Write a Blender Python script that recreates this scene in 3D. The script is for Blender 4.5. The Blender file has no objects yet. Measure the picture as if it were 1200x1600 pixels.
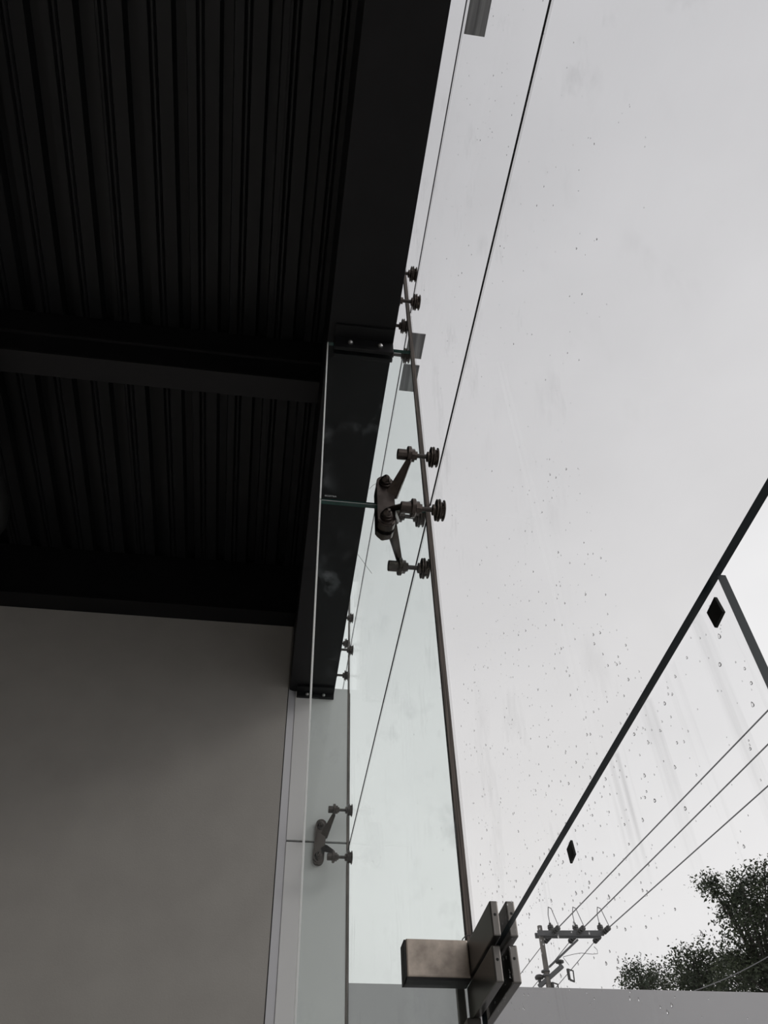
import bpy, bmesh, math, random
from mathutils import Vector, Matrix
random.seed(7)

# ------------------------------------------------------------------ camera
H = 1.6                                    # eye height: everything below is written relative to the eye, then lifted
FPX = 1285.16
ROT = Matrix(((-0.1403963, -0.98975752, -0.02586353),
              (0.73923677, -0.08741108, -0.66774868),
              (0.65864852, -0.11286872, 0.74393735)))
scene = bpy.context.scene
C = scene.collection
cam_d = bpy.data.cameras.new('camera')
cam_d.sensor_fit = 'VERTICAL'; cam_d.sensor_height = 36.0
cam_d.lens = FPX / 1600 * 36.0
cam_d.clip_start = 0.02; cam_d.clip_end = 500
cam = bpy.data.objects.new('camera', cam_d); C.objects.link(cam)
r, u, f = ROT[0], ROT[1], ROT[2]
cam.matrix_world = Matrix(((r[0], -u[0], -f[0], 0), (r[1], -u[1], -f[1], 0), (r[2], -u[2], -f[2], H), (0, 0, 0, 1)))
scene.camera = cam

# ------------------------------------------------------------------ sky, hazy sun, exposure
world = bpy.data.worlds.new('overcast_sky'); scene.world = world
world.use_nodes = True
nt = world.node_tree; nt.nodes.clear()
def wn(t, **k):
    n = nt.nodes.new(t)
    for a, b in k.items(): setattr(n, a, b)
    return n
tc = wn('ShaderNodeTexCoord')
sep = wn('ShaderNodeSeparateXYZ'); nt.links.new(tc.outputs['Generated'], sep.inputs[0])
grad = wn('ShaderNodeValToRGB')
grad.color_ramp.elements[0].position = 0.0; grad.color_ramp.elements[0].color = (0.985, 0.975, 0.97, 1)
grad.color_ramp.elements[1].position = 0.95; grad.color_ramp.elements[1].color = (0.70, 0.70, 0.722, 1)
e = grad.color_ramp.elements.new(0.42); e.color = (0.95, 0.942, 0.942, 1)
nt.links.new(sep.outputs['Z'], grad.inputs[0])
noi = wn('ShaderNodeTexNoise'); noi.inputs['Scale'].default_value = 2.6; noi.inputs['Detail'].default_value = 5; noi.inputs['Roughness'].default_value = 0.5
mp = wn('ShaderNodeMapping'); mp.inputs['Scale'].default_value = (1, 1, 1.8)
nt.links.new(tc.outputs['Generated'], mp.inputs[0]); nt.links.new(mp.outputs[0], noi.inputs['Vector'])
mr = wn('ShaderNodeMapRange'); mr.inputs[1].default_value = 0.3; mr.inputs[2].default_value = 0.7; mr.inputs[3].default_value = 0.93; mr.inputs[4].default_value = 1.06
nt.links.new(noi.outputs['Fac'], mr.inputs[0])
mul = wn('ShaderNodeVectorMath', operation='SCALE'); nt.links.new(grad.outputs[0], mul.inputs[0]); nt.links.new(mr.outputs[0], mul.inputs['Scale'])
bg = wn('ShaderNodeBackground'); bg.inputs['Strength'].default_value = 1.0
nt.links.new(mul.outputs[0], bg.inputs['Color'])
wo = wn('ShaderNodeOutputWorld'); nt.links.new(bg.outputs[0], wo.inputs[0])

sun_d = bpy.data.lights.new('hazy_sun', 'SUN'); sun_d.energy = 0.40; sun_d.angle = math.radians(16); sun_d.color = (1.0, 0.97, 0.94)
sun = bpy.data.objects.new('hazy_sun', sun_d); C.objects.link(sun)
sun.rotation_euler = Vector((-0.55, -0.84, 0.54)).to_track_quat('Z', 'Y').to_euler()
sun.location = (-6, -9, 8)

vs = scene.view_settings
vs.view_transform = 'Standard'; vs.look = 'None'; vs.gamma = 1.0; vs.use_curve_mapping = False
vs.exposure = 0.0

# ------------------------------------------------------------------ rays through the lens (to place far things at real distances)
def ray(px, py):
    q = Vector(((px - 600) / FPX, (py - 800) / FPX, 1.0))
    return ROT.transposed() @ q
def at_z(px, py, z): d = ray(px, py); return d * (z / d.z)
def at_x(px, py, x): d = ray(px, py); return d * (x / d.x)
def at_d(px, py, dist): d = ray(px, py); return d * (dist / math.hypot(d.x, d.y))

# ------------------------------------------------------------------ materials
MATS = {}
def pmat(name, col, rough=0.5, metal=0.0, spec=0.5, noise=None, bump=None):
    m = bpy.data.materials.new(name); m.use_nodes = True
    t = m.node_tree; b = t.nodes['Principled BSDF']
    b.inputs['Base Color'].default_value = (*col, 1); b.inputs['Roughness'].default_value = rough
    b.inputs['Metallic'].default_value = metal; b.inputs['Specular IOR Level'].default_value = spec
    if noise:                               # (scale, dark colour, light colour, stretch)
        sc, c0, c1, st = noise
        co = t.nodes.new('ShaderNodeTexCoord'); ma = t.nodes.new('ShaderNodeMapping'); ma.inputs['Scale'].default_value = st
        n = t.nodes.new('ShaderNodeTexNoise'); n.inputs['Scale'].default_value = sc; n.inputs['Detail'].default_value = 6
        rp = t.nodes.new('ShaderNodeValToRGB'); rp.color_ramp.elements[0].position = 0.33; rp.color_ramp.elements[1].position = 0.68
        rp.color_ramp.elements[0].color = (*c0, 1); rp.color_ramp.elements[1].color = (*c1, 1)
        t.links.new(co.outputs['Object'], ma.inputs[0]); t.links.new(ma.outputs[0], n.inputs['Vector'])
        t.links.new(n.outputs['Fac'], rp.inputs[0]); t.links.new(rp.outputs[0], b.inputs['Base Color'])
    if bump:                                # (scale, strength)
        co = t.nodes.new('ShaderNodeTexCoord'); n = t.nodes.new('ShaderNodeTexNoise'); n.inputs['Scale'].default_value = bump[0]; n.inputs['Detail'].default_value = 4
        bp = t.nodes.new('ShaderNodeBump'); bp.inputs['Strength'].default_value = bump[1]; bp.inputs['Distance'].default_value = 0.004
        t.links.new(co.outputs['Object'], n.inputs['Vector']); t.links.new(n.outputs['Fac'], bp.inputs['Height']); t.links.new(bp.outputs[0], b.inputs['Normal'])
    MATS[name] = m
    return m

def glass(name, tint, refl, dirt, dirt_col, dirt_scale, dirt_stretch, thresh=(0.55, 0.8), smear=0.0):
    """architectural sheet: straight-through transmission, Fresnel reflection, a film of dust and rain streaks"""
    m = bpy.data.materials.new(name); m.use_nodes = True
    t = m.node_tree; t.nodes.clear(); L = t.links.new
    def N(k, **a):
        n = t.nodes.new(k)
        for x, y in a.items(): setattr(n, x, y)
        return n
    g = N('ShaderNodeNewGeometry')
    dot = N('ShaderNodeVectorMath', operation='DOT_PRODUCT'); L(g.outputs['Incoming'], dot.inputs[0]); L(g.outputs['Normal'], dot.inputs[1])
    ab = N('ShaderNodeMath', operation='ABSOLUTE'); L(dot.outputs['Value'], ab.inputs[0])
    om = N('ShaderNodeMath', operation='SUBTRACT'); om.inputs[0].default_value = 1; L(ab.outputs[0], om.inputs[1])
    pw = N('ShaderNodeMath', operation='POWER'); pw.inputs[1].default_value = 5; L(om.outputs[0], pw.inputs[0])
    ma = N('ShaderNodeMath', operation='MULTIPLY_ADD'); ma.inputs[1].default_value = 0.96 * refl; ma.inputs[2].default_value = 0.04 * min(1, refl * 2); L(pw.outputs[0], ma.inputs[0])
    tr = N('ShaderNodeBsdfTransparent'); tr.inputs[0].default_value = (*tint, 1)
    gl = N('ShaderNodeBsdfGlossy'); gl.inputs['Roughness'].default_value = 0.0; gl.inputs[0].default_value = (1, 1, 1, 1)
    mx = N('ShaderNodeMixShader'); L(ma.outputs[0], mx.inputs[0]); L(tr.outputs[0], mx.inputs[1]); L(gl.outputs[0], mx.inputs[2])
    co = N('ShaderNodeTexCoord'); mp_ = N('ShaderNodeMapping'); mp_.inputs['Scale'].default_value = dirt_stretch; L(co.outputs['Object'], mp_.inputs[0])
    n1 = N('ShaderNodeTexNoise'); n1.inputs['Scale'].default_value = dirt_scale; n1.inputs['Detail'].default_value = 7; n1.inputs['Roughness'].default_value = 0.6; L(mp_.outputs[0], n1.inputs['Vector'])
    n2 = N('ShaderNodeTexNoise'); n2.inputs['Scale'].default_value = 2.2; n2.inputs['Detail'].default_value = 2; L(co.outputs['Object'], n2.inputs['Vector'])
    r1 = N('ShaderNodeMapRange'); r1.inputs[1].default_value = thresh[0]; r1.inputs[2].default_value = thresh[1]; r1.inputs[3].default_value = 0.0; r1.inputs[4].default_value = 1.0; L(n1.outputs['Fac'], r1.inputs[0])
    r2 = N('ShaderNodeMapRange'); r2.inputs[1].default_value = 0.42; r2.inputs[2].default_value = 0.62; L(n2.outputs['Fac'], r2.inputs[0])
    mm = N('ShaderNodeMath', operation='MULTIPLY'); L(r1.outputs[0], mm.inputs[0]); L(r2.outputs[0], mm.inputs[1])
    m2 = N('ShaderNodeMath', operation='MULTIPLY_ADD'); m2.inputs[1].default_value = dirt; m2.inputs[2].default_value = smear; L(mm.outputs[0], m2.inputs[0])
    di = N('ShaderNodeBsdfDiffuse'); di.inputs[0].default_value = (*dirt_col, 1)
    mx2 = N('ShaderNodeMixShader'); L(m2.outputs[0], mx2.inputs[0]); L(mx.outputs[0], mx2.inputs[1]); L(di.outputs[0], mx2.inputs[2])
    o = N('ShaderNodeOutputMaterial'); L(mx2.outputs[0], o.inputs[0])
    MATS[name] = m
    return m

glass('facade_glass', (0.925, 0.922, 0.921), 0.12, 0.15, (0.22, 0.21, 0.20), 9, (1.0, 1, 0.45), (0.56, 0.78))
glass('door_glass', (0.937, 0.936, 0.938), 0.12, 0.22, (0.25, 0.25, 0.24), 14, (1.8, 1, 0.06), (0.56, 0.76))
glass('fin_glass', (0.945, 0.975, 0.965), 0.14, 0.22, (0.75, 0.8, 0.85), 11, (1, 1, 0.8), (0.55, 0.78), 0.002)
pmat('cut_glass_edge', (0.006, 0.014, 0.018), 0.3, spec=0.35)
pmat('fin_cut_edge', (0.02, 0.07, 0.06), 0.2)
m = bpy.data.materials.new('white_glint_arris'); m.use_nodes = True; MATS['white_glint_arris'] = m  # white mix standing in for sky light glinting in the fin edge
t_ = m.node_tree; t_.nodes.clear()
a_ = t_.nodes.new('ShaderNodeBsdfTranslucent'); a_.inputs[0].default_value = (1, 1, 1, 1)
b_ = t_.nodes.new('ShaderNodeBsdfDiffuse'); b_.inputs[0].default_value = (1, 1, 1, 1)
x_ = t_.nodes.new('ShaderNodeAddShader'); o_ = t_.nodes.new('ShaderNodeOutputMaterial')
mx_ = t_.nodes.new('ShaderNodeMixShader'); mx_.inputs[0].default_value = 0.5
t_.links.new(a_.outputs[0], mx_.inputs[1]); t_.links.new(b_.outputs[0], mx_.inputs[2]); t_.links.new(mx_.outputs[0], o_.inputs[0])
t_.nodes.remove(x_)

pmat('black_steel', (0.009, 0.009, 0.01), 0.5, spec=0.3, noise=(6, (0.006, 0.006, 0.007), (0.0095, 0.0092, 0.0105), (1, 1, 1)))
pmat('lit_flange_steel', (0.017, 0.0165, 0.018), 0.5, spec=0.3)  # black steel made lighter, skylight on the flange put into the colour
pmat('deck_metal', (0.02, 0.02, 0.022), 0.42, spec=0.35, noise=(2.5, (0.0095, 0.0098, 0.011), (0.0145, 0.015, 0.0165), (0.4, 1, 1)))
pmat('plaster', (0.4, 0.39, 0.37), 0.9, noise=(5, (0.39, 0.372, 0.350), (0.42, 0.402, 0.378), (1, 1, 1)), bump=(120, 0.15))
pmat('cladding', (0.76, 0.765, 0.765), 0.42, spec=0.4)
pmat('corner_trim', (0.42, 0.42, 0.44), 0.5)
pmat('dark_gap', (0.02, 0.02, 0.02), 0.8)
pmat('dark_stainless', (0.1, 0.083, 0.075), 0.25, 0.9, noise=(40, (0.075, 0.062, 0.055), (0.125, 0.105, 0.095), (1, 1, 1)))
pmat('stainless_thread', (0.09, 0.08, 0.075), 0.35, 0.9)
pmat('rubber_and_shade', (0.015, 0.015, 0.016), 0.6)  # bolt gaskets, and the painted shade on the fin connector
pmat('brushed_stainless', (0.6, 0.52, 0.45), 0.4, 0.55, noise=(24, (0.34, 0.29, 0.25), (0.68, 0.59, 0.51), (1, 1, 1)))
pmat('patch_cover', (0.165, 0.155, 0.145), 0.3, 0.9)
pmat('bolt_steel', (0.5, 0.5, 0.5), 0.3, 0.9)
pmat('weather_seal', (0.12, 0.1, 0.09), 0.6, noise=(60, (0.008, 0.006, 0.005), (0.22, 0.18, 0.155), (6, 6, 0.1)))
pmat('black_seal', (0.006, 0.006, 0.007), 0.6)
pmat('grey_plate', (0.34, 0.345, 0.35), 0.45, noise=(22, (0.17, 0.172, 0.178), (0.60, 0.605, 0.61), (0.12, 2, 1)))
pmat('foam', (0.012, 0.013, 0.012), 0.9)
pmat('floor_tile', (0.72, 0.69, 0.65), 0.5)
pmat('inner_wall', (0.76, 0.74, 0.7), 0.9)
pmat('paving', (0.40, 0.40, 0.39), 0.9)
pmat('outer_wall', (0.46, 0.455, 0.465), 0.85, noise=(0.8, (0.445, 0.44, 0.45), (0.475, 0.47, 0.48), (1, 1, 1)))
pmat('coping', (0.1, 0.13, 0.2), 0.5)
pmat('pole_concrete', (0.115, 0.108, 0.1), 0.9, noise=(9, (0.09, 0.084, 0.078), (0.14, 0.13, 0.122), (1, 1, 0.4)))
pmat('arm_steel', (0.085, 0.086, 0.09), 0.7)
pmat('insulator', (0.025, 0.024, 0.024), 0.4)
pmat('wire', (0.12, 0.12, 0.125), 0.6)
pmat('bark', (0.03, 0.026, 0.022), 0.9)
pmat('leaf', (0.025, 0.035, 0.017), 0.6, spec=0.3, noise=(3, (0.013, 0.021, 0.010), (0.040, 0.052, 0.024), (1, 1, 1)))
pmat('duct_metal', (0.022, 0.022, 0.023), 0.5)
pmat('etch', (0.55, 0.58, 0.58), 0.8)
pmat('thread', (0.1, 0.1, 0.1), 0.7)
m = bpy.data.materials.new('water'); m.use_nodes = True; MATS['water'] = m
t_ = m.node_tree; t_.nodes.clear()
gb = t_.nodes.new('ShaderNodeBsdfGlass'); gb.inputs['IOR'].default_value = 1.33; gb.inputs['Roughness'].default_value = 0.0
o_ = t_.nodes.new('ShaderNodeOutputMaterial'); t_.links.new(gb.outputs[0], o_.inputs[0])

# ------------------------------------------------------------------ mesh helpers
def box(bm, x0, x1, y0, y1, z0, z1, bevel=0.0):
    x0, x1 = sorted((x0, x1)); y0, y1 = sorted((y0, y1)); z0, z1 = sorted((z0, z1))
    v = [bm.verts.new(p) for p in ((x0, y0, z0), (x1, y0, z0), (x1, y1, z0), (x0, y1, z0), (x0, y0, z1), (x1, y0, z1), (x1, y1, z1), (x0, y1, z1))]
    fs = [bm.faces.new([v[i] for i in q]) for q in ((3, 2, 1, 0), (4, 5, 6, 7), (0, 1, 5, 4), (1, 2, 6, 5), (2, 3, 7, 6), (3, 0, 4, 7))]
    if bevel:
        es = list({e for f_ in fs for e in f_.edges})
        bmesh.ops.bevel(bm, geom=es, offset=bevel, segments=2, affect='EDGES', profile=0.6)
    return bm
def frame_for(d):
    d = d.normalized()
    a = Vector((0, 0, 1)) if abs(d.z) < 0.9 else Vector((1, 0, 0))
    s = d.cross(a).normalized(); w = s.cross(d).normalized()
    return d, s, w
def tube(bm, p0, p1, r0, r1=None, seg=20, caps=True):
    p0, p1 = Vector(p0), Vector(p1); r1 = r0 if r1 is None else r1
    d, s, w = frame_for(p1 - p0)
    A = [bm.verts.new(p0 + (s * math.cos(k * 2 * math.pi / seg) + w * math.sin(k * 2 * math.pi / seg)) * r0) for k in range(seg)]
    B = [bm.verts.new(p1 + (s * math.cos(k * 2 * math.pi / seg) + w * math.sin(k * 2 * math.pi / seg)) * r1) for k in range(seg)]
    for k in range(seg): bm.faces.new((A[k], A[(k + 1) % seg], B[(k + 1) % seg], B[k]))
    if caps: bm.faces.new(A[::-1]); bm.faces.new(B)
    return bm
def lathe(bm, p0, axis, prof, seg=24):
    """prof: list of (distance along axis, radius)"""
    p0 = Vector(p0); d, s, w = frame_for(Vector(axis)); rings = []
    for h, rr in prof:
        if rr < 1e-6: rings.append([bm.verts.new(p0 + d * h)])
        else: rings.append([bm.verts.new(p0 + d * h + (s * math.cos(k * 2 * math.pi / seg) + w * math.sin(k * 2 * math.pi / seg)) * rr) for k in range(seg)])
    for a, b in zip(rings, rings[1:]):
        for k in range(seg):
            k2 = (k + 1) % seg
            if len(a) == 1 and len(b) == 1: continue
            if len(a) == 1: bm.faces.new((a[0], b[k2], b[k]))
            elif len(b) == 1: bm.faces.new((a[k], a[k2], b[0]))
            else: bm.faces.new((a[k], a[k2], b[k2], b[k]))
    if len(rings[0]) > 1: bm.faces.new(rings[0][::-1])
    if len(rings[-1]) > 1: bm.faces.new(rings[-1])
    return bm
def path_tube(bm, pts, r, seg=8, closed=False):
    pts = [Vector(p) for p in pts]; n = len(pts); rings = []
    for i, p in enumerate(pts):
        d = (pts[min(i + 1, n - 1)] - pts[max(i - 1, 0)])
        d, s, w = frame_for(d); rr = r[i] if isinstance(r, (list, tuple)) else r
        if rings:                                            # keep the frame from flipping
            ps = rings[-1][1]; s = (ps - d * ps.dot(d)).normalized(); w = s.cross(d).normalized()
        rings.append(([bm.verts.new(p + (s * math.cos(k * 2 * math.pi / seg) + w * math.sin(k * 2 * math.pi / seg)) * rr) for k in range(seg)], s))
    for (a, _), (b, _) in zip(rings, rings[1:]):
        for k in range(seg): bm.faces.new((a[k], a[(k + 1) % seg], b[(k + 1) % seg], b[k]))
    bm.faces.new(rings[0][0][::-1]); bm.faces.new(rings[-1][0])
    return bm
def prism(bm, outline, x0, x1):
    """outline in (y, z), extruded along x"""
    A = [bm.verts.new((x0, y, z)) for y, z in outline]; B = [bm.verts.new((x1, y, z)) for y, z in outline]
    n = len(A)
    for k in range(n): bm.faces.new((A[k], A[(k + 1) % n], B[(k + 1) % n], B[k]))
    bm.faces.new(A[::-1]); bm.faces.new(B)
    return bm
def bar(bm, p0, p1, w0, t0, w1, t1, up):
    """tapered four-sided bar from p0 to p1"""
    p0, p1 = Vector(p0), Vector(p1); d = (p1 - p0).normalized(); s = d.cross(Vector(up)).normalized(); w = s.cross(d).normalized()
    v = []
    for p, a, b in ((p0, w0, t0), (p1, w1, t1)):
        for i, j in ((-1, -1), (1, -1), (1, 1), (-1, 1)): v.append(bm.verts.new(p + s * (i * a / 2) + w * (j * b / 2)))
    for q in ((3, 2, 1, 0), (4, 5, 6, 7), (0, 1, 5, 4), (1, 2, 6, 5), (2, 3, 7, 6), (3, 0, 4, 7)): bm.faces.new([v[i] for i in q])
    return bm
NB = bmesh.new

def obj(name, bm, mats, parent=None, smooth=False, origin=None):
    bmesh.ops.recalc_face_normals(bm, faces=bm.faces)
    me = bpy.data.meshes.new(name)
    if parent is not None: org = wloc(parent)
    elif origin is not None: org = Vector(origin)
    else:
        vs_ = [v.co for v in bm.verts]
        org = Vector(((min(v.x for v in vs_) + max(v.x for v in vs_)) / 2, (min(v.y for v in vs_) + max(v.y for v in vs_)) / 2, min(v.z for v in vs_)))
    bmesh.ops.translate(bm, verts=bm.verts, vec=-org)
    bm.to_mesh(me); bm.free()
    for k in (mats if isinstance(mats, (list, tuple)) else [mats]): me.materials.append(MATS[k])
    if smooth:
        for p in me.polygons: p.use_smooth = True
        try: me.set_sharp_from_angle(angle=math.radians(38))
        except Exception: pass
    o = bpy.data.objects.new(name, me); C.objects.link(o)
    if parent is not None: o.parent = parent
    else: o.location = org
    return o
def wloc(o):
    v = Vector(o.location)
    while o.parent is not None: o = o.parent; v += o.location
    return v
def tag(o, label, cat, group=None):
    o['label'] = label; o['category'] = cat
    if group: o['group'] = group
    return o
def thing(name, loc, label, cat, group=None):
    o = bpy.data.objects.new(name, None); C.objects.link(o); o.location = loc; o.empty_display_size = 0.05
    return tag(o, label, cat, group)
def struct(o, label=None):
    o['kind'] = 'structure'
    if label: o['label'] = label
    return o

# ------------------------------------------------------------------ key dimensions (metres, relative to the eye)
GY0, GY1 = -0.430, -0.440            # inner / outer face of the glass facade
XJ = 1.668                            # vertical joint and fin
XE = 4.010                            # end of the facade at the far wall
XB = -0.665                           # previous joint, behind the eye
ZL = 0.572                            # underside of the glass over the doors
Z1 = 1.925                            # horizontal joint at the spider
Z2 = 3.160                            # upper horizontal joint
ZT = 4.40
SOF = 2.880                           # beam soffit
FL = -1.6

# ------------------------------------------------------------------ room shell
struct(obj('floor', box(NB(), -5, XE + .3, -0.43, 5, FL - .1, FL), 'floor_tile'), 'grey tiled floor of the room')
struct(obj('wall_back', box(NB(), -5.2, -5, -0.45, 5.2, FL, 3.9), 'inner_wall'), 'plain wall behind the viewer')
struct(obj('wall_left', box(NB(), -5, XE + .3, 5, 5.2, FL, 3.9), 'inner_wall'), 'plain wall on the far side of the room')
wf = struct(obj('wall_far', box(box(NB(), 3.972, 4.3, -0.078, 5.0, FL, 3.83), 4.001, 4.3, -0.345, -0.078, 2.906, 3.83), 'plaster'), 'grey plastered end wall under the dark ceiling')
# end of the facade: metal cladding panels with an open seam, seen beside the plastered wall
we = struct(obj('wall_end', box(NB(), 4.022, 4.3, -0.445, -0.079, FL, 2.905), 'dark_gap'), 'metal clad end pier closing the glass facade')
def clad(z0, z1):
    return obj('cladding_panel', box(NB(), 4.004, 4.022, -0.428, -0.124, z0, z1, 0.002), 'cladding', we)
clad(FL, 1.976); clad(1.986, 2.92)
bm = NB(); prism(bm, [(-0.086, FL), (-0.086, 2.9), (-0.124, 2.9), (-0.124, FL)], 4.0, 4.01)
bm.free(); bm = NB()
pts = [(3.985, -0.083), (4.008, -0.1235), (4.03, -0.1235), (4.03, -0.083)]
A = [bm.verts.new((x, y, FL)) for x, y in pts]; B = [bm.verts.new((x, y, 2.9)) for x, y in pts]
for k in range(4): bm.faces.new((A[k], A[(k + 1) % 4], B[(k + 1) % 4], B[k]))
bm.faces.new(A[::-1]); bm.faces.new(B)
struct(obj('trim_1', bm, 'corner_trim'), 'splayed grey corner trim between plaster wall and metal cladding')

# roof deck: folded sheets running along the facade
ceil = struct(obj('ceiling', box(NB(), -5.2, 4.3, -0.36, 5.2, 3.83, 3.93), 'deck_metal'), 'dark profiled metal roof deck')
ZD = 3.75
def deck_profile(y0, y1):
    pts = [(y0, ZD)]
    k0 = int((y0 - 0.041) / 0.19) - 2
    for k in range(k0, k0 + 60):
        c = 0.041 + 0.19 * k
        for dy, dz in ((-0.034, 0), (-0.024, 0.055), (0.016, 0.055), (0.026, 0)):
            if y0 + .002 < c + dy < y1 - .002: pts.append((c + dy, ZD + dz))
        c = 0.143 + 0.19 * k
        for dy, dz in ((-0.018, 0), (-0.012, 0.012), (-0.004, 0.004), (0.004, 0.004), (0.012, 0.012), (0.018, 0)):
            if y0 + .002 < c + dy < y1 - .002: pts.append((c + dy, ZD + dz))
    pts.append((y1, ZD))
    return pts
edges = [-0.088, 0.172] + [0.172 + 0.76 * k for k in range(1, 7)] + [5.0]
for y0, y1 in zip(edges, edges[1:]):
    bm = NB(); P = deck_profile(y0, y1)
    lip = [(P[0][0], P[0][1] - 0.006)] + P if y0 > 0 else P
    a0 = [bm.verts.new((-5, y, z)) for y, z in lip]; a1 = [bm.verts.new((3.97, y, z)) for y, z in lip]
    for k in range(len(lip) - 1): bm.faces.new((a0[k], a0[k + 1], a1[k + 1], a1[k]))
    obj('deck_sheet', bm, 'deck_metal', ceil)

# steel: the long beam over the fin, the cross beam, the beam against the far wall
t = thing('steel_beam', (XJ, -0.217, SOF), 'long black steel beam running above the glass fin along the facade', 'beam')
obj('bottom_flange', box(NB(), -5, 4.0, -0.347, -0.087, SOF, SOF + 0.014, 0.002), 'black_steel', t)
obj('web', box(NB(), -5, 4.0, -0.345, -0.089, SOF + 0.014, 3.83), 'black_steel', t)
t = thing('cross_beam', (2.25, 2.4, 3.37), 'black steel cross beam hanging below the roof deck in front of the far ribs', 'beam')
obj('bottom_flange', box(NB(), 2.19, 2.315, -0.087, 5.0, 3.37, 3.384, 0.002), 'lit_flange_steel', t)
obj('web', box(NB(), 2.2, 2.305, -0.087, 5.0, 3.384, 3.75), 'black_steel', t)
obj('side_rail', box(NB(), 2.186, 2.2, -0.087, 5.0, 3.535, 3.548, 0.002), 'lit_flange_steel', t)
t = thing('wall_beam', (3.9, 2.4, 3.345), 'black steel beam resting along the top of the plaster wall', 'beam')
obj('bottom_flange', box(NB(), 3.84, 3.971, -0.086, 5.0, 3.338, 3.352, 0.002), 'black_steel', t)
obj('web', box(NB(), 3.86, 3.971, -0.086, 5.0, 3.352, 3.75), 'black_steel', t)

# ------------------------------------------------------------------ glass facade
def pane(name, x0, x1, z0, z1, mats, dark=(), label=None, y0=GY1, y1=GY0, gap=0.004):
    bm = NB(); box(bm, x0 + gap, x1 - gap, y0, y1, z0 + (gap if 'flush' not in dark else 0), z1 - gap)
    bmesh.ops.recalc_face_normals(bm, faces=bm.faces)
    for fc in bm.faces:
        n = fc.normal
        k = {'bottom': n.z < -.9, 'top': n.z > .9, 'near': n.x < -.9, 'far': n.x > .9}
        if any(k.get(d_) for d_ in dark): fc.material_index = 1
    return struct(obj(name, bm, mats), label)
G = ['facade_glass', 'cut_glass_edge']
pane('window_1', XB, XJ, ZL, Z1, G, ('bottom', 'flush'), 'large glass pane above the doors, rain spotted, right of the vertical joint')
pane('window_2', XB, XJ, Z1, Z2, G, (), 'glass pane between the two long horizontal joints, right of the fin')
pane('window_3', XB, XJ, Z2, ZT, G, (), 'topmost glass pane beside the black beam')
pane('window_4', XJ, XE, FL, Z1, G, (), 'tall glass pane behind the fin reaching the cladding')
pane('window_5', XJ, XE, Z1, Z2, G, (), 'glass pane behind the fin, above the lower joint')
pane('window_6', XJ, XE, Z2, ZT, G, (), 'top glass pane behind the fin beside the far beam end')
pane('window_7', XE, XE + 1.2, 2.92, Z2, G, (), 'narrow glass pane running on past the end pier')
pane('window_8', XE, XE + 1.2, Z2, ZT, G, (), 'top glass pane running on past the end pier')
pane('window_9', -5, XB, FL, ZT, G, (), 'glass panes behind the viewer')
dr = pane('door_1', 0.545, 1.657, FL + 0.012, 0.5655, ['door_glass', 'cut_glass_edge'], ('near', 'far'), 'frameless glass door leaf with dark edges, closed, raindrops on it', gap=0.0)
# seals
struct(obj('trim_2', box(NB(), XJ - .0085, XJ + .0085, GY0, -0.4165, ZL - .02, ZT), 'weather_seal'), 'brown grey weathered silicone line between fin and facade')
def hseal(name, x0, x1, z, lab): struct(obj(name, box(NB(), x0, x1, GY0 - .0032, GY0 + .0002, z - .003, z + .003), 'black_seal'), lab)
hseal('trim_3', -5, XJ - .0085, Z1, 'thin black horizontal joint meeting the spider, right of the fin')
hseal('trim_4', XJ + .0085, XE, Z1, 'thin black horizontal joint behind the glass fin')
hseal('trim_5', -5, XJ - .0085, Z2, 'thin black horizontal joint close to the beam')
hseal('trim_6', XJ + .0085, XE + 1.2, Z2, 'thin grey horizontal joint behind the fin near the beam')
struct(obj('trim_7', box(NB(), XE - .007, XE - .0055 + .004, GY0 - .01, -0.4275, FL, ZT), 'weather_seal'), 'dark vertical joint where the facade glass meets the cladding')

struct(obj('trim_8', box(NB(), -5, XE, -0.4285, -0.346, 3.80, 3.83, 0.001), 'corner_trim'), 'unseen grey strip added to darken the slot between beam and glass')  # unseen closure, added to cut the sky glare reflected in this slot

# ------------------------------------------------------------------ the glass fin (two leaves, spliced at the spider)
FX0, FX1 = XJ - 0.0075, XJ + 0.0075
def fin(z0, z1, label):
    bm = NB(); box(bm, FX0, FX1, -0.4165, -0.0905, z0, z1); bmesh.ops.recalc_face_normals(bm, faces=bm.faces)
    for fc in bm.faces:
        if abs(fc.normal.z) > .9: fc.material_index = 1
    o = tag(obj('glass_fin', bm, ['fin_glass', 'fin_cut_edge']), label, 'glass fin', 'leaves of the glass fin')
    e_ = obj('polished_edge', box(NB(), FX0 - .0002, FX1 + .0002, -0.0905, -0.0860, z0, z1, 0.0012), 'white_glint_arris', o)
    e_['label'] = 'polished edge with its bright glint painted white'
    return o
fu = fin(1.914, 2.848, 'upper leaf of the green tinted glass fin hanging from the beam')
fl = fin(FL, 1.905, 'lower leaf of the green tinted glass fin below the splice')
obj('splice_strip', box(NB(), FX0 + .001, FX1 - .001, -0.40, -0.092, 1.9055, 1.9085), 'etch', fl)
# small etched mark at the corner of the upper leaf
cu = bpy.data.curves.new('mark', 'FONT'); cu.body = 'BOZTBA'; cu.size = 0.0095; cu.extrude = 0.0001
tmp = bpy.data.objects.new('mark', cu); C.objects.link(tmp)
dg = bpy.context.evaluated_depsgraph_get(); dg.update()
me = bpy.data.meshes.new_from_object(tmp.evaluated_get(dg)); bpy.data.objects.remove(tmp)
bm = NB(); bm.from_mesh(me)
M4 = Matrix(((0, 0, -1, FX0 - .0004), (-1, 0, 0, -0.101), (0, 1, 0, 1.924), (0, 0, 0, 1)))
bmesh.ops.transform(bm, matrix=M4, verts=bm.verts)
obj('etched_mark', bm, 'etch', fu)['label'] = 'small pale etched maker mark'

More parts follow.
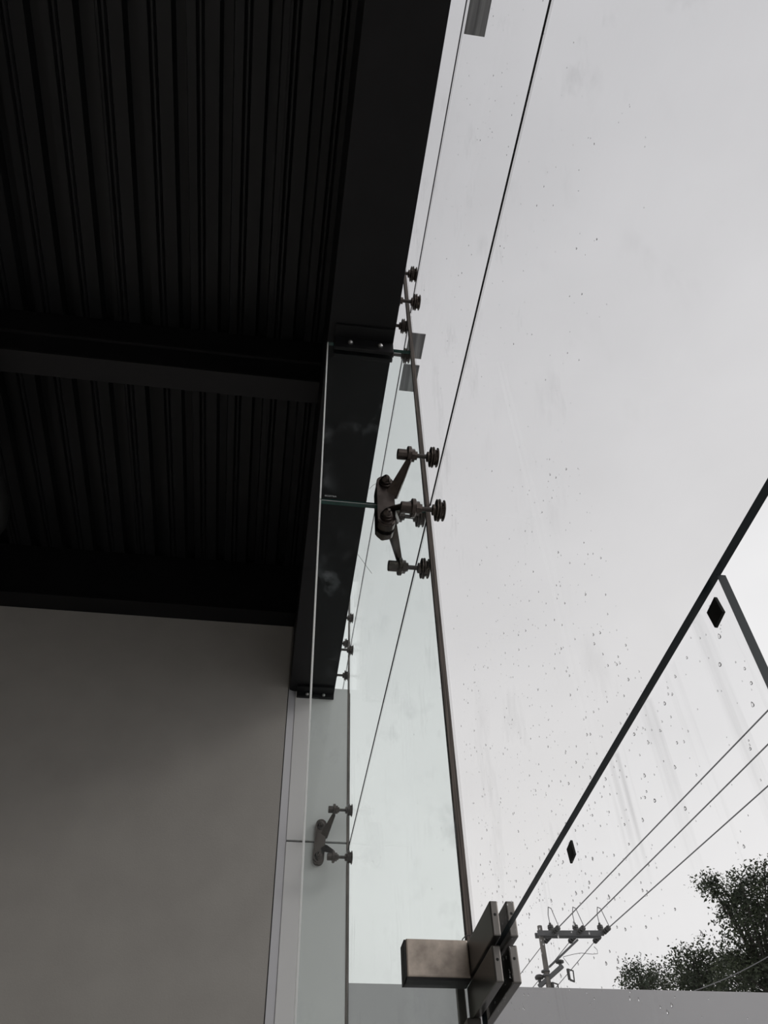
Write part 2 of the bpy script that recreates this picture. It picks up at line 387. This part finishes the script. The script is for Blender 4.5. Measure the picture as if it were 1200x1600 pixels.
# bracket clamping the fin head under the beam
def cap_nut(bm, p, axis, r=0.011, h=0.016):
    lathe(bm, p, axis, [(0, r), (h * .45, r), (h * .5, r * .85), (h * .8, r * .6), (h, 0)], 14)
t = thing('fin_bracket', (XJ, -0.23, 2.79), 'black steel shoe bolting the head of the glass fin to the beam', 'bracket')
obj('plate', box(NB(), FX0 - 0.016, FX0 - .0005, -0.345, -0.112, 2.795, 2.868, 0.003), 'black_steel', t)
obj('plate', box(NB(), FX1 + .0005, FX1 + 0.016, -0.345, -0.112, 2.795, 2.868, 0.003), 'black_steel', t)
obj('top_plate', box(NB(), FX0 - 0.07, FX1 + 0.07, -0.345, -0.112, 2.868, SOF, 0.002), 'black_steel', t)
for yy in (-0.175, -0.292):
    bm = NB(); cap_nut(bm, (FX0 - 0.016, yy, 2.83), (-1, 0, 0), 0.010, 0.014); obj('bolt', bm, 'bolt_steel', t, True)
t = thing('end_bracket', (3.97, -0.23, 2.84), 'black steel bracket fixing the beam end to the metal cladding', 'bracket')
obj('plate', box(NB(), 3.985, 4.003, -0.345, -0.13, 2.838, 2.878, 0.003), 'black_steel', t)
obj('foot', box(NB(), 3.93, 3.985, -0.345, -0.13, 2.864, 2.879, 0.002), 'black_steel', t)
for yy in (-0.19, -0.285):
    bm = NB(); cap_nut(bm, (3.985, yy, 2.853), (-1, 0, 0), 0.010, 0.014); obj('bolt', bm, 'bolt_steel', t, True)

# ------------------------------------------------------------------ spider fittings
def stadium(cy, cz, hw, hh, tilt=0.0, n=12):
    pts = []
    for k in range(n + 1): a = math.pi * k / n; pts.append((math.cos(a) * hw, (hh - hw) + math.sin(a) * hw))
    for k in range(n + 1): a = math.pi + math.pi * k / n; pts.append((math.cos(a) * hw, -(hh - hw) + math.sin(a) * hw))
    ct, st = math.cos(tilt), math.sin(tilt)
    return [(cy + p * ct - q * st, cz + p * st + q * ct) for p, q in pts]
def glass_bolt(t, x, z, y_in=-0.315, y_col=-0.352, glass_y=(GY0, GY1)):
    """articulated bolt on axis y: sleeve, collar of the arm, nut, threaded rod, two discs pinching the glass"""
    obj('sleeve', lathe(NB(), (x, y_in, z), (0, -1, 0), [(0, .0155), (.002, .0175), (abs(y_col - y_in) - .006, .0175)], 20), 'dark_stainless', t, True)
    obj('collar', lathe(NB(), (x, y_col + .0065, z), (0, -1, 0), [(0, .026), (.002, .0285), (.011, .0285), (.013, .026)], 24), 'dark_stainless', t, True)
    obj('nut', lathe(NB(), (x, y_col - .0065, z), (0, -1, 0), [(0, .021), (.011, .021), (.012, .014), (.019, .014)], 8), 'dark_stainless', t)
    obj('rod', tube(NB(), (x, y_col - .02, z), (x, glass_y[0] + .022, z), .0072, seg=14), 'stainless_thread', t, True)
    hd_ = obj('head', lathe(NB(), (x, glass_y[0] + .023, z), (0, -1, 0), [(0, .010), (.002, .0165), (.010, .0165), (.0105, .027), (.012, .0325), (.0152, .0325), (.0165, .025), (.0182, .025), (.0195, .0335), (.0225, .0335)], 28), 'dark_stainless', t, True)
    obj('gasket_or_shade', lathe(NB(), (x, glass_y[0] + .0006, z), (0, -1, 0), [(0, .030), (.0006, .030)], 24), 'rubber_and_shade', hd_)
    obj('outer_disc', lathe(NB(), (x, glass_y[0] - .001, z), (0, -1, 0), [(0, .024), (.0085, .026), (.009, .0315), (.0115, .0315), (.0135, .027), (.014, .012)], 28), 'dark_stainless', hd_, True)
def arm(t, p0, p1, w0=.040, t0=.018, w1=.017, t1=.013):
    bm = NB(); bar(bm, p0, p1, w0, t0, w1, t1, (1, 0, 0.02))
    bmesh.ops.bevel(bm, geom=list(bm.edges), offset=0.003, segments=2, affect='EDGES')
    obj('arm', bm, 'dark_stainless', t, True)
def spider_half(t, xf, sx, cy, cz, xb, dz, tilt=0.0, nuts=True, y_in=-0.315, bolts=(1, -1)):
    """one plate on a fin face at x=xf, standing off to sx side, with two arms to bolts at x=xb"""
    bm = NB(); prism(bm, stadium(cy, cz, .027, .118, tilt), xf, xf + sx * .026)
    rim = [e for e in bm.edges if abs(e.verts[0].co.x - e.verts[1].co.x) < 1e-6 and abs(e.verts[0].co.x - (xf + sx * .026)) < 1e-5]
    bmesh.ops.bevel(bm, geom=rim, offset=.006, segments=3, affect='EDGES')
    obj('plate', bm, 'dark_stainless', t, True)
    for k in (1, -1):
        z = cz + k * .078; y = cy - math.sin(tilt) * k * .078
        bm = NB(); lathe(bm, (xf + sx * .026, y, z), (sx, 0, 0), [(0, .0205), (.004, .0205), (.005, .017), (.013, .017), (.0135, .0145), (.022, .0125), (.029, .007), (.031, 0)], 20)
        obj('cap_nut', bm, 'dark_stainless', t, True)
    for k in bolts:
        z = cz + k * dz
        arm(t, (xf + sx * .013, cy - .018, cz + k * .028), (xb, -0.352, z - k * .024))
        glass_bolt(t, xb, z, y_in)
t = thing('spider_fitting', (XJ, -0.29, 1.787), 'four armed dark steel spider bolted to the glass fin at its splice', 'spider fitting', 'spider fittings of the facade')
spider_half(t, FX0, -1, -0.288, 1.906, 1.552, .125, bolts=(1, -1))
spider_half(t, FX1, 1, -0.288, 1.906, 1.803, .118, bolts=(1, -1))
t = thing('spider_fitting', (4.0, -0.29, 1.86), 'two armed dark steel spider mounted on the metal cladding seam of the far end', 'spider fitting', 'spider fittings of the facade')
spider_half(t, 4.004, -1, -0.292, 1.975, 3.89, .122, tilt=0.05, y_in=-0.322)
# upper row: bodies on the outer face of the beam, arms in a cross
def top_spider(cx, cz, label, dx=.125, dz=.125):
    t = thing('spider_fitting', (cx, -0.36, cz - .15), label, 'spider fitting', 'spider fittings of the facade')
    bm = NB(); lathe(bm, (cx, -0.347, cz), (0, -1, 0), [(0, .04), (.012, .04), (.015, .034)], 24); obj('plate', bm, 'dark_stainless', t, True)
    for sx in (-1, 1):
        for sz in (-1, 1):
            x, z = cx + sx * dx, cz + sz * dz
            bm = NB(); bar(bm, (cx + sx * .02, -.355, cz + sz * .02), (x - sx * .008, -.358, z - sz * .008), .03, .014, .018, .012, (0, 1, 0)); obj('arm', bm, 'dark_stainless', t)
            obj('collar', lathe(NB(), (x, -0.3515, z), (0, -1, 0), [(0, .022), (.013, .022)], 20), 'dark_stainless', t, True)
            obj('nut', lathe(NB(), (x, -0.3645, z), (0, -1, 0), [(0, .014), (.010, .014)], 8), 'dark_stainless', t)
            obj('rod', tube(NB(), (x, -.37, z), (x, GY0 + .022, z), .0072, seg=14), 'stainless_thread', t, True)
            h = obj('head', lathe(NB(), (x, GY0 + .023, z), (0, -1, 0), [(0, .010), (.002, .0165), (.010, .0165), (.0105, .027), (.012, .0325), (.0152, .0325), (.0165, .025), (.0182, .025), (.0195, .0335), (.0225, .0335)], 28), 'dark_stainless', t, True)
            obj('outer_disc', lathe(NB(), (x, GY0 - .001, z), (0, -1, 0), [(0, .024), (.0085, .026), (.009, .0315), (.0115, .0315), (.0135, .027), (.014, .012)], 28), 'dark_stainless', h, True)
top_spider(XJ, 3.157, 'steel spider on the outer side of the beam above the fin head')
top_spider(XE - .01, 3.235, 'steel spider on the outer side of the beam at the far end pier')

# ------------------------------------------------------------------ patch fitting over the door pivot, clamped to the fin
t = thing('patch_fitting', (1.57, GY0, .49), 'dark steel corner patch fitting holding the glass above the door pivot', 'patch fitting')
up = (1.462, 1.672, 0.568, 0.628); lo = (1.480, 1.690, 0.500, 0.560)
def patch(x0, x1, z0, z1, nm):
    pi = obj(nm, box(NB(), x0, x1, -0.4295, -0.4145, z0, z1, 0.0025), 'patch_cover', t)
    po = obj(nm, box(NB(), x0 - .006, x1, -0.4585, -0.4425, z0 - .003, z1 - .002, 0.0025), 'patch_cover', t)
    for yy, k in ((-0.422, pi), (-0.4505, po)):
        bm = NB(); tube(bm, (x0 - .0002 - (.006 if k is po else 0), yy, z0 + .036), (x0 + .004, yy, z0 + .036), .0026, seg=12); obj('grub_screw', bm, 'dark_gap', k)
    obj('gasket_or_shade', box(NB(), x0 + .004, x1 - .004, -0.4425, -0.4295, z0 + .003, z1 - .003), 'rubber_and_shade', pi) if False else None
patch(*up, 'upper_cover'); patch(*lo, 'lower_cover')
obj('pivot_plate', box(NB(), 1.700, 1.716, -0.4135, -0.398, 0.498, 0.566, 0.002), 'patch_cover', t)
obj('pivot_block', box(NB(), 1.655, 1.700, -0.428, -0.402, 0.478, 0.499, 0.003), 'patch_cover', t)
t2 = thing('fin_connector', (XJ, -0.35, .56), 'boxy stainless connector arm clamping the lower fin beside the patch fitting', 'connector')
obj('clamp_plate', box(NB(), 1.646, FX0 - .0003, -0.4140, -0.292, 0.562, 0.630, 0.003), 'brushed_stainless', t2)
obj('clamp_plate', box(NB(), FX1 + .0003, 1.690, -0.4140, -0.292, 0.562, 0.630, 0.003), 'patch_cover', t2)  # far plate in darker metal, its shade put into the colour
obj('gasket_or_shade', box(NB(), 1.648, 1.689, -0.4135, -0.2895, 0.5575, 0.5622), 'rubber_and_shade', t2)  # black strip painting the shade under the connector, not a real gasket
obj('gasket_or_shade', box(NB(), 1.648, 1.689, -0.2918, -0.2885, 0.5575, 0.628), 'rubber_and_shade', t2)  # black strip painting the shade on the connector's inner end

# ------------------------------------------------------------------ grey plates outside the upper joint
for x0, x1, lab in ((0.1, 0.602, 'long grey metal plate projecting outside the upper joint at the top of the picture'),
                    (1.752, 1.876, 'short grey metal plate outside the upper joint just past the fin line'),
                    (1.910, 2.050, 'short grey metal plate outside the upper joint seen through the fin')):
    tag(obj('ledge_plate', box(NB(), x0, x1, -0.514, -0.4425, 3.157, 3.163, 0.001), 'grey_plate'), lab, 'metal plate', 'ledge plates outside the upper joint')

# ------------------------------------------------------------------ foam pads on the door, loose threads
def pad(cx, cz, rot, label):
    bm = NB(); box(bm, -.011, .011, -.0018, .0018, -.0115, .0115, 0.0006)
    bmesh.ops.transform(bm, matrix=Matrix.Translation((cx, GY1 - .0019, cz)) @ Matrix.Rotation(rot, 4, 'Y'), verts=bm.verts)
    tag(obj('foam_pad', bm, 'foam'), label, 'pad', 'foam pads on the door glass')
pad(0.585, 0.551, 0.12, 'black square foam pad beside the free top corner of the door')
pad(1.100, 0.5455, 0.15, 'black square foam pad under the middle of the door top edge')
def strand(px, x, label, r=.0007):
    P = [at_x(a, b, x) for a, b in px]; pts = []
    for i in range(len(P) - 1):
        for k in range(4): pts.append(P[i].lerp(P[i + 1], k / 4))
    pts.append(P[-1])
    tag(obj('loose_thread', path_tube(NB(), pts, r, 6), 'thread'), label, 'thread', 'loose threads on the fin')
strand([(735, 1461), (728, 1462), (723, 1467), (721, 1473), (722, 1478)], 1.652, 'curled thread looping above the stainless fin connector', .0011)
strand([(577, 764), (583, 758), (592, 753), (603, 751)], FX0 - .001, 'fine curved thread touching the top of the spider plate', .0005)
strand([(559, 866), (567, 877), (575, 888), (581, 896)], FX0 - .001, 'fine straight thread on the fin below the spider', .0005)

# ------------------------------------------------------------------ round duct in the dark corner of the ceiling
P = [(-2.0, 1.56, 3.245), (2.0, 1.56, 3.245), (2.9, 1.56, 3.245), (3.06, 1.563, 3.245), (3.17, 1.59, 3.245), (3.24, 1.65, 3.245), (3.275, 1.74, 3.245), (3.285, 1.9, 3.245), (3.285, 3.5, 3.245)]
pts = []
for i in range(len(P) - 1):
    for k in range(5): pts.append(Vector(P[i]).lerp(Vector(P[i + 1]), k / 5))
pts.append(Vector(P[-1]))
t = tag(obj('air_duct', path_tube(NB(), pts, .115, 20), 'duct_metal', smooth=True), 'dark round duct elbow under the roof deck at the left edge', 'duct')

# ------------------------------------------------------------------ outdoors
gr = obj('ground', box(NB(), -40, 80, -80, -0.45, FL - .12, FL - .02), 'paving'); struct(gr, 'grey paved ground outside')
wb = struct(obj('wall_boundary', box(NB(), 6.0, 6.2, -14, 3, FL - .02, 2.0), 'outer_wall'), 'smooth grey boundary wall beyond the glass')

# power pole
D = 28.0
zA = at_d(840, 1461, D).z
top = at_d(843, 1447, D); base = Vector((at_d(858, 1560, D).x, at_d(858, 1560, D).y, FL))
t = thing('power_pole', base, 'concrete power pole with steel crossarm and insulators beyond the boundary wall', 'power pole')
obj('pole', tube(NB(), base, top, .13, .076, 16), 'pole_concrete', t, True)
aL, aR = at_z(838, 1460, zA), at_z(941, 1460, zA)
ad = (aR - aL).normalized()
wd = Vector((-0.991, -0.134, 0)).normalized()           # run of the lines
bm = NB(); bar(bm, aL + wd * .1, aR + wd * .1, .06, .15, .06, .15, (0, 0, 1)); obj('crossarm', bm, 'arm_steel', t)
bm = NB(); bar(bm, aL - wd * .1, aR - wd * .1, .06, .15, .06, .15, (0, 0, 1)); obj('crossarm', bm, 'arm_steel', t)
def wire(parent, a, b, sag=0.0, r=.016, n=14, name='wire'):
    pts = [Vector(a).lerp(Vector(b), k / n) + Vector((0, 0, -sag * 4 * (k / n) * (1 - k / n))) for k in range(n + 1)]
    return obj(name, path_tube(NB(), pts, r, 6), 'wire', parent)
def beads(parent, p, d, n=3):
    bm = NB(); prof = [(0, .02)]
    for k in range(n): prof += [(.05 + k * .13, .03), (.07 + k * .13, .085), (.11 + k * .13, .085), (.13 + k * .13, .03)]
    lathe(bm, p, d, prof, 12); obj('strain_insulator', bm, 'insulator', parent, True)
    return Vector(p) + Vector(d).normalized() * (.05 + n * .13)
lines = []
for i, (px, far) in enumerate(((862, (820, 1498)), (901, (822, 1535)), (940, (866, 1528)))):
    c = at_z(px, 1460, zA)
    c = aL + ad * (c - aL).dot(ad)
    # pin insulator on top of the arm
    bm = NB(); lathe(bm, c + Vector((0, 0, .07)), (0, 0, 1), [(0, .03), (.03, .09), (.1, .085), (.11, .10), (.2, .09), (.23, .04), (.28, .035)], 14)
    obj('pin_insulator', bm, 'insulator', t, True)
    e1 = beads(t, c + wd * .13, wd + Vector((0, 0, .02)))
    e2 = beads(t, c - wd * .13, -wd + Vector((0, 0, -.06)))
    lines.append((e1, e2))
    q = c + Vector((0, 0, .35))
    loop = [q, q + Vector((.0, .02, .25)) + wd * .02, q + wd * .2 + Vector((0, .06, .42)), q + wd * .38 + Vector((0, .06, .3)), e1]
    pts = []
    for k in range(len(loop) - 1):
        for s in range(4): pts.append(loop[k].lerp(loop[k + 1], s / 4))
    pts.append(loop[-1])
    obj('jumper', path_tube(NB(), pts, .013, 6), 'wire', t)
    wire(t, e2, e2 - wd * 30 + Vector((0, 0, -1.2)), 0.5, .012)
# brace from the arm to the pole, lower arm with fuse cutouts
def on_pole(py): k = (py - 1447) / (1560 - 1447); return at_d(843 + 15 * k, py, D)
bm = NB(); bar(bm, at_d(903, 1468, D), at_d(858, 1511, D), .06, .05, .06, .05, (0, 0, 1)); obj('brace', bm, 'arm_steel', t)
bm = NB(); bar(bm, at_d(879, 1509, D), at_d(842, 1542, D), .12, .11, .12, .11, (0, 0, 1)); obj('lower_arm', bm, 'arm_steel', t)
bm = NB(); lathe(bm, at_d(874, 1500, D), (0, 0, -1), [(0, .05), (.03, .13), (.08, .13), (.1, .06), (.2, .03)], 12); obj('surge_arrester', bm, 'insulator', t, True)
bm = NB(); lathe(bm, at_d(842, 1524, D), (0, 0, -1), [(0, .1), (.05, .14), (.1, .13), (.12, .05), (.3, .04)], 12); obj('surge_arrester', bm, 'insulator', t, True)
def cutout(px, py):
    a = at_d(px, py, D); s = ad
    bm = NB(); tube(bm, a, a + Vector((0, 0, -.30)), .045, seg=10); tube(bm, a + s * .16 + Vector((0, 0, -.05)), a + s * .14 + Vector((0, 0, -.36)), .02, seg=8)
    bar(bm, a, a + s * .17 + Vector((0, 0, -.06)), .03, .03, .03, .03, (0, 0, 1)); bar(bm, a + Vector((0, 0, -.30)), a + s * .15 + Vector((0, 0, -.36)), .05, .05, .04, .04, (0, 0, 1))
    obj('fuse_cutout', bm, 'insulator', t)
cutout(887, 1514); cutout(863, 1535)
pts = [at_d(*p, D) for p in ((928, 1479), (933, 1484), (934, 1490), (926, 1491), (908, 1489), (896, 1491), (880, 1495))]
obj('jumper', path_tube(NB(), pts, .008, 6), 'wire', t)
wire(t, at_d(880, 1496, D), at_d(889, 1508, D), 0, .008)
bm = NB(); tube(bm, on_pole(1517) , on_pole(1519), .135, .135, 16); obj('band', bm, 'arm_steel', t)
bm = NB(); tube(bm, on_pole(1524) , on_pole(1526), .135, .135, 16); obj('band', bm, 'arm_steel', t)
# the three line wires strung overhead towards the building
near = ((1200, 1110), (1200, 1163), (1200, 1228))
names = ('upper power line wire rising from the pole to the right edge', 'middle power line wire of the three in the sky', 'lower power line wire starting at the crossarm tip')
for i, ((e1, e2), nr, lb) in enumerate(zip(lines, near, names)):
    q = at_z(*nr, e1.z); q2 = e1 + (q - e1) * 1.9
    o = wire(None, e1 + (q - e1).normalized() * .02, q2, 0, .017, name='power_line'); tag(o, lb, 'wire', 'power lines')
o = wire(None, at_d(1085, 1548, 9.5), at_d(1240, 1470, 8.2), 0.03, .0045, name='service_cable'); tag(o, 'thin service cable crossing in front of the right tree', 'wire')

# trees beyond the wall
def tree(dist, blobs, trunk_px, label, leaf_len, dens):
    root = at_d(trunk_px[0], trunk_px[1], dist); root = Vector((root.x, root.y, FL))
    t = thing('leafy_tree', root, label, 'tree', 'trees beyond the boundary wall')
    ppm = FPX / (dist * 1.17)
    hub = at_d(trunk_px[0], trunk_px[1], dist)
    bm = NB(); path_tube(bm, [root, root.lerp(hub, .5) + Vector((.05, .04, 0)), hub], [.14, .11, .07], 10); obj('trunk', bm, 'bark', t, True)
    verts, faces = [], []
    for (px, py, rp) in blobs:
        c = at_d(px, py, dist + random.uniform(-.35, .35)); rr = rp / ppm
        mid = hub.lerp(c, .55) + Vector((0, 0, .1))
        bm = NB(); path_tube(bm, [hub, mid, c, c + (c - mid) * .35], [.022, .015, .009, .004], 5); obj('branch', bm, 'bark', t)
        sub = [c + Vector((random.gauss(0, 1), random.gauss(0, 1), random.gauss(0, .8))) * rr * .5 for _ in range(max(5, int(14 * rr / .3)))]
        for s in sub:
            axis = Vector((random.gauss(0, 1), random.gauss(0, 1), random.gauss(0.3, .7))).normalized()
            for k in range(dens):
                p = s + axis * random.uniform(-.16, .16) + Vector((random.gauss(0, 1), random.gauss(0, 1), random.gauss(0, 1))) * .055
                d = (Vector((random.gauss(0, 1), random.gauss(0, 1), random.gauss(-.5, .7))) + axis * .5).normalized()
                _, a, b = frame_for(d); th = random.uniform(0, 6.28); w = a * math.cos(th) + b * math.sin(th)
                l = leaf_len * random.uniform(.6, 1.3); n = len(verts)
                verts += [p, p + d * l * .45 + w * l * .25, p + d * l, p + d * l * .45 - w * l * .25]
                faces.append((n, n + 1, n + 2, n + 3))
    me = bpy.data.meshes.new('foliage'); me.from_pydata([v - root for v in verts], [], faces); me.materials.append(MATS['leaf'])
    o = bpy.data.objects.new('foliage', me); C.objects.link(o); o.parent = t; o['kind'] = 'stuff'
tree(12.0, [(1108, 1380, 8), (1120, 1388, 12), (1138, 1402, 16), (1160, 1388, 18), (1180, 1380, 20), (1195, 1366, 14), (1150, 1422, 20), (1175, 1412, 26), (1200, 1400, 30), (1165, 1445, 26), (1195, 1440, 36), (1190, 1475, 36), (1215, 1460, 40),
            (1165, 1508, 26), (1150, 1530, 28), (1190, 1512, 38), (1215, 1520, 40), (1175, 1540, 34), (1140, 1548, 26)], (1212, 1560), 'tallest leafy tree at the right edge above the boundary wall', .046, 60)
tree(13.0, [(1085, 1492, 12), (1070, 1502, 14), (1098, 1500, 16), (1112, 1515, 16), (1058, 1520, 16), (1080, 1520, 22), (1100, 1535, 24), (1062, 1540, 20), (1125, 1538, 20), (1135, 1505, 10), (1140, 1495, 9)], (1090, 1556), 'rounded dark green tree in the middle of the three above the wall', .046, 56)
tree(14.0, [(992, 1510, 9), (985, 1522, 8), (1000, 1530, 12), (1018, 1522, 9), (1025, 1535, 12), (990, 1542, 12), (1012, 1545, 14), (1038, 1540, 11)], (1010, 1560), 'smallest leafy tree beside the power pole, low above the wall', .046, 46)

# ------------------------------------------------------------------ rain on the outer face of the glass
verts, faces = [], []
SEG = 10
def drop(x, z, r, st):
    n0 = len(verts); y = GY1 - .0003
    rings = ((0.0, 1.0), (.28, .93), (.52, .68), (.64, .35))
    for h, s in rings:
        for k in range(SEG):
            a = 2 * math.pi * k / SEG; zz = math.sin(a); zz = zz * (st if zz > 0 else 1.0)
            xx = math.cos(a) * (1 - .35 * max(0, math.sin(a)) * (st - 1))
            verts.append((x + xx * r * s, y - h * r, z + zz * r * s))
    verts.append((x, y - .68 * r, z)); tip = len(verts) - 1
    for j in range(3):
        for k in range(SEG):
            a, b = n0 + j * SEG + k, n0 + j * SEG + (k + 1) % SEG
            faces.append((a, b, b + SEG, a + SEG))
    for k in range(SEG): faces.append((n0 + 3 * SEG + k, n0 + 3 * SEG + (k + 1) % SEG, tip))
    faces.append(tuple(n0 + k for k in range(SEG))[::-1])
rng = random.Random(3)
def scatter(n, x0, x1, z0, z1, r0, r1, zpow=1.0):
    for _ in range(n):
        z = z0 + (z1 - z0) * rng.random() ** zpow
        drop(rng.uniform(x0, x1), z, r0 + (r1 - r0) * rng.random() ** 2.5, 1 + rng.random() * 1.0)
scatter(620, 0.75, 1.62, ZL + .006, 1.15, .0006, .0021, 1.6)
scatter(160, 0.3, 1.6, 1.1, 1.9, .0007, .0020, 1.4)
scatter(140, -0.1, 1.5, 1.95, 3.1, .0010, .0024)
scatter(520, 0.56, 1.62, 0.15, 0.562, .0006, .0023, .55)
scatter(60, 0.56, 1.62, 0.545, 0.564, .0008, .0022)
scatter(90, 1.75, 3.6, 0.5, 1.9, .0008, .0020)
me = bpy.data.meshes.new('raindrops'); me.from_pydata([Vector(v) - Vector((1, GY1, .2)) for v in verts], [], faces); me.materials.append(MATS['water'])
for p in me.polygons: p.use_smooth = True
o = bpy.data.objects.new('raindrops', me); C.objects.link(o); o.location = (1, GY1, .2); o['kind'] = 'stuff'
o['label'] = 'scattered raindrops clinging to the outside of the glass'; o['category'] = 'raindrops'

# ------------------------------------------------------------------ lift everything from eye-relative to floor-relative heights
for o in list(C.objects):
    if o.parent is None and o.type in ('MESH', 'EMPTY'): o.location.z += H
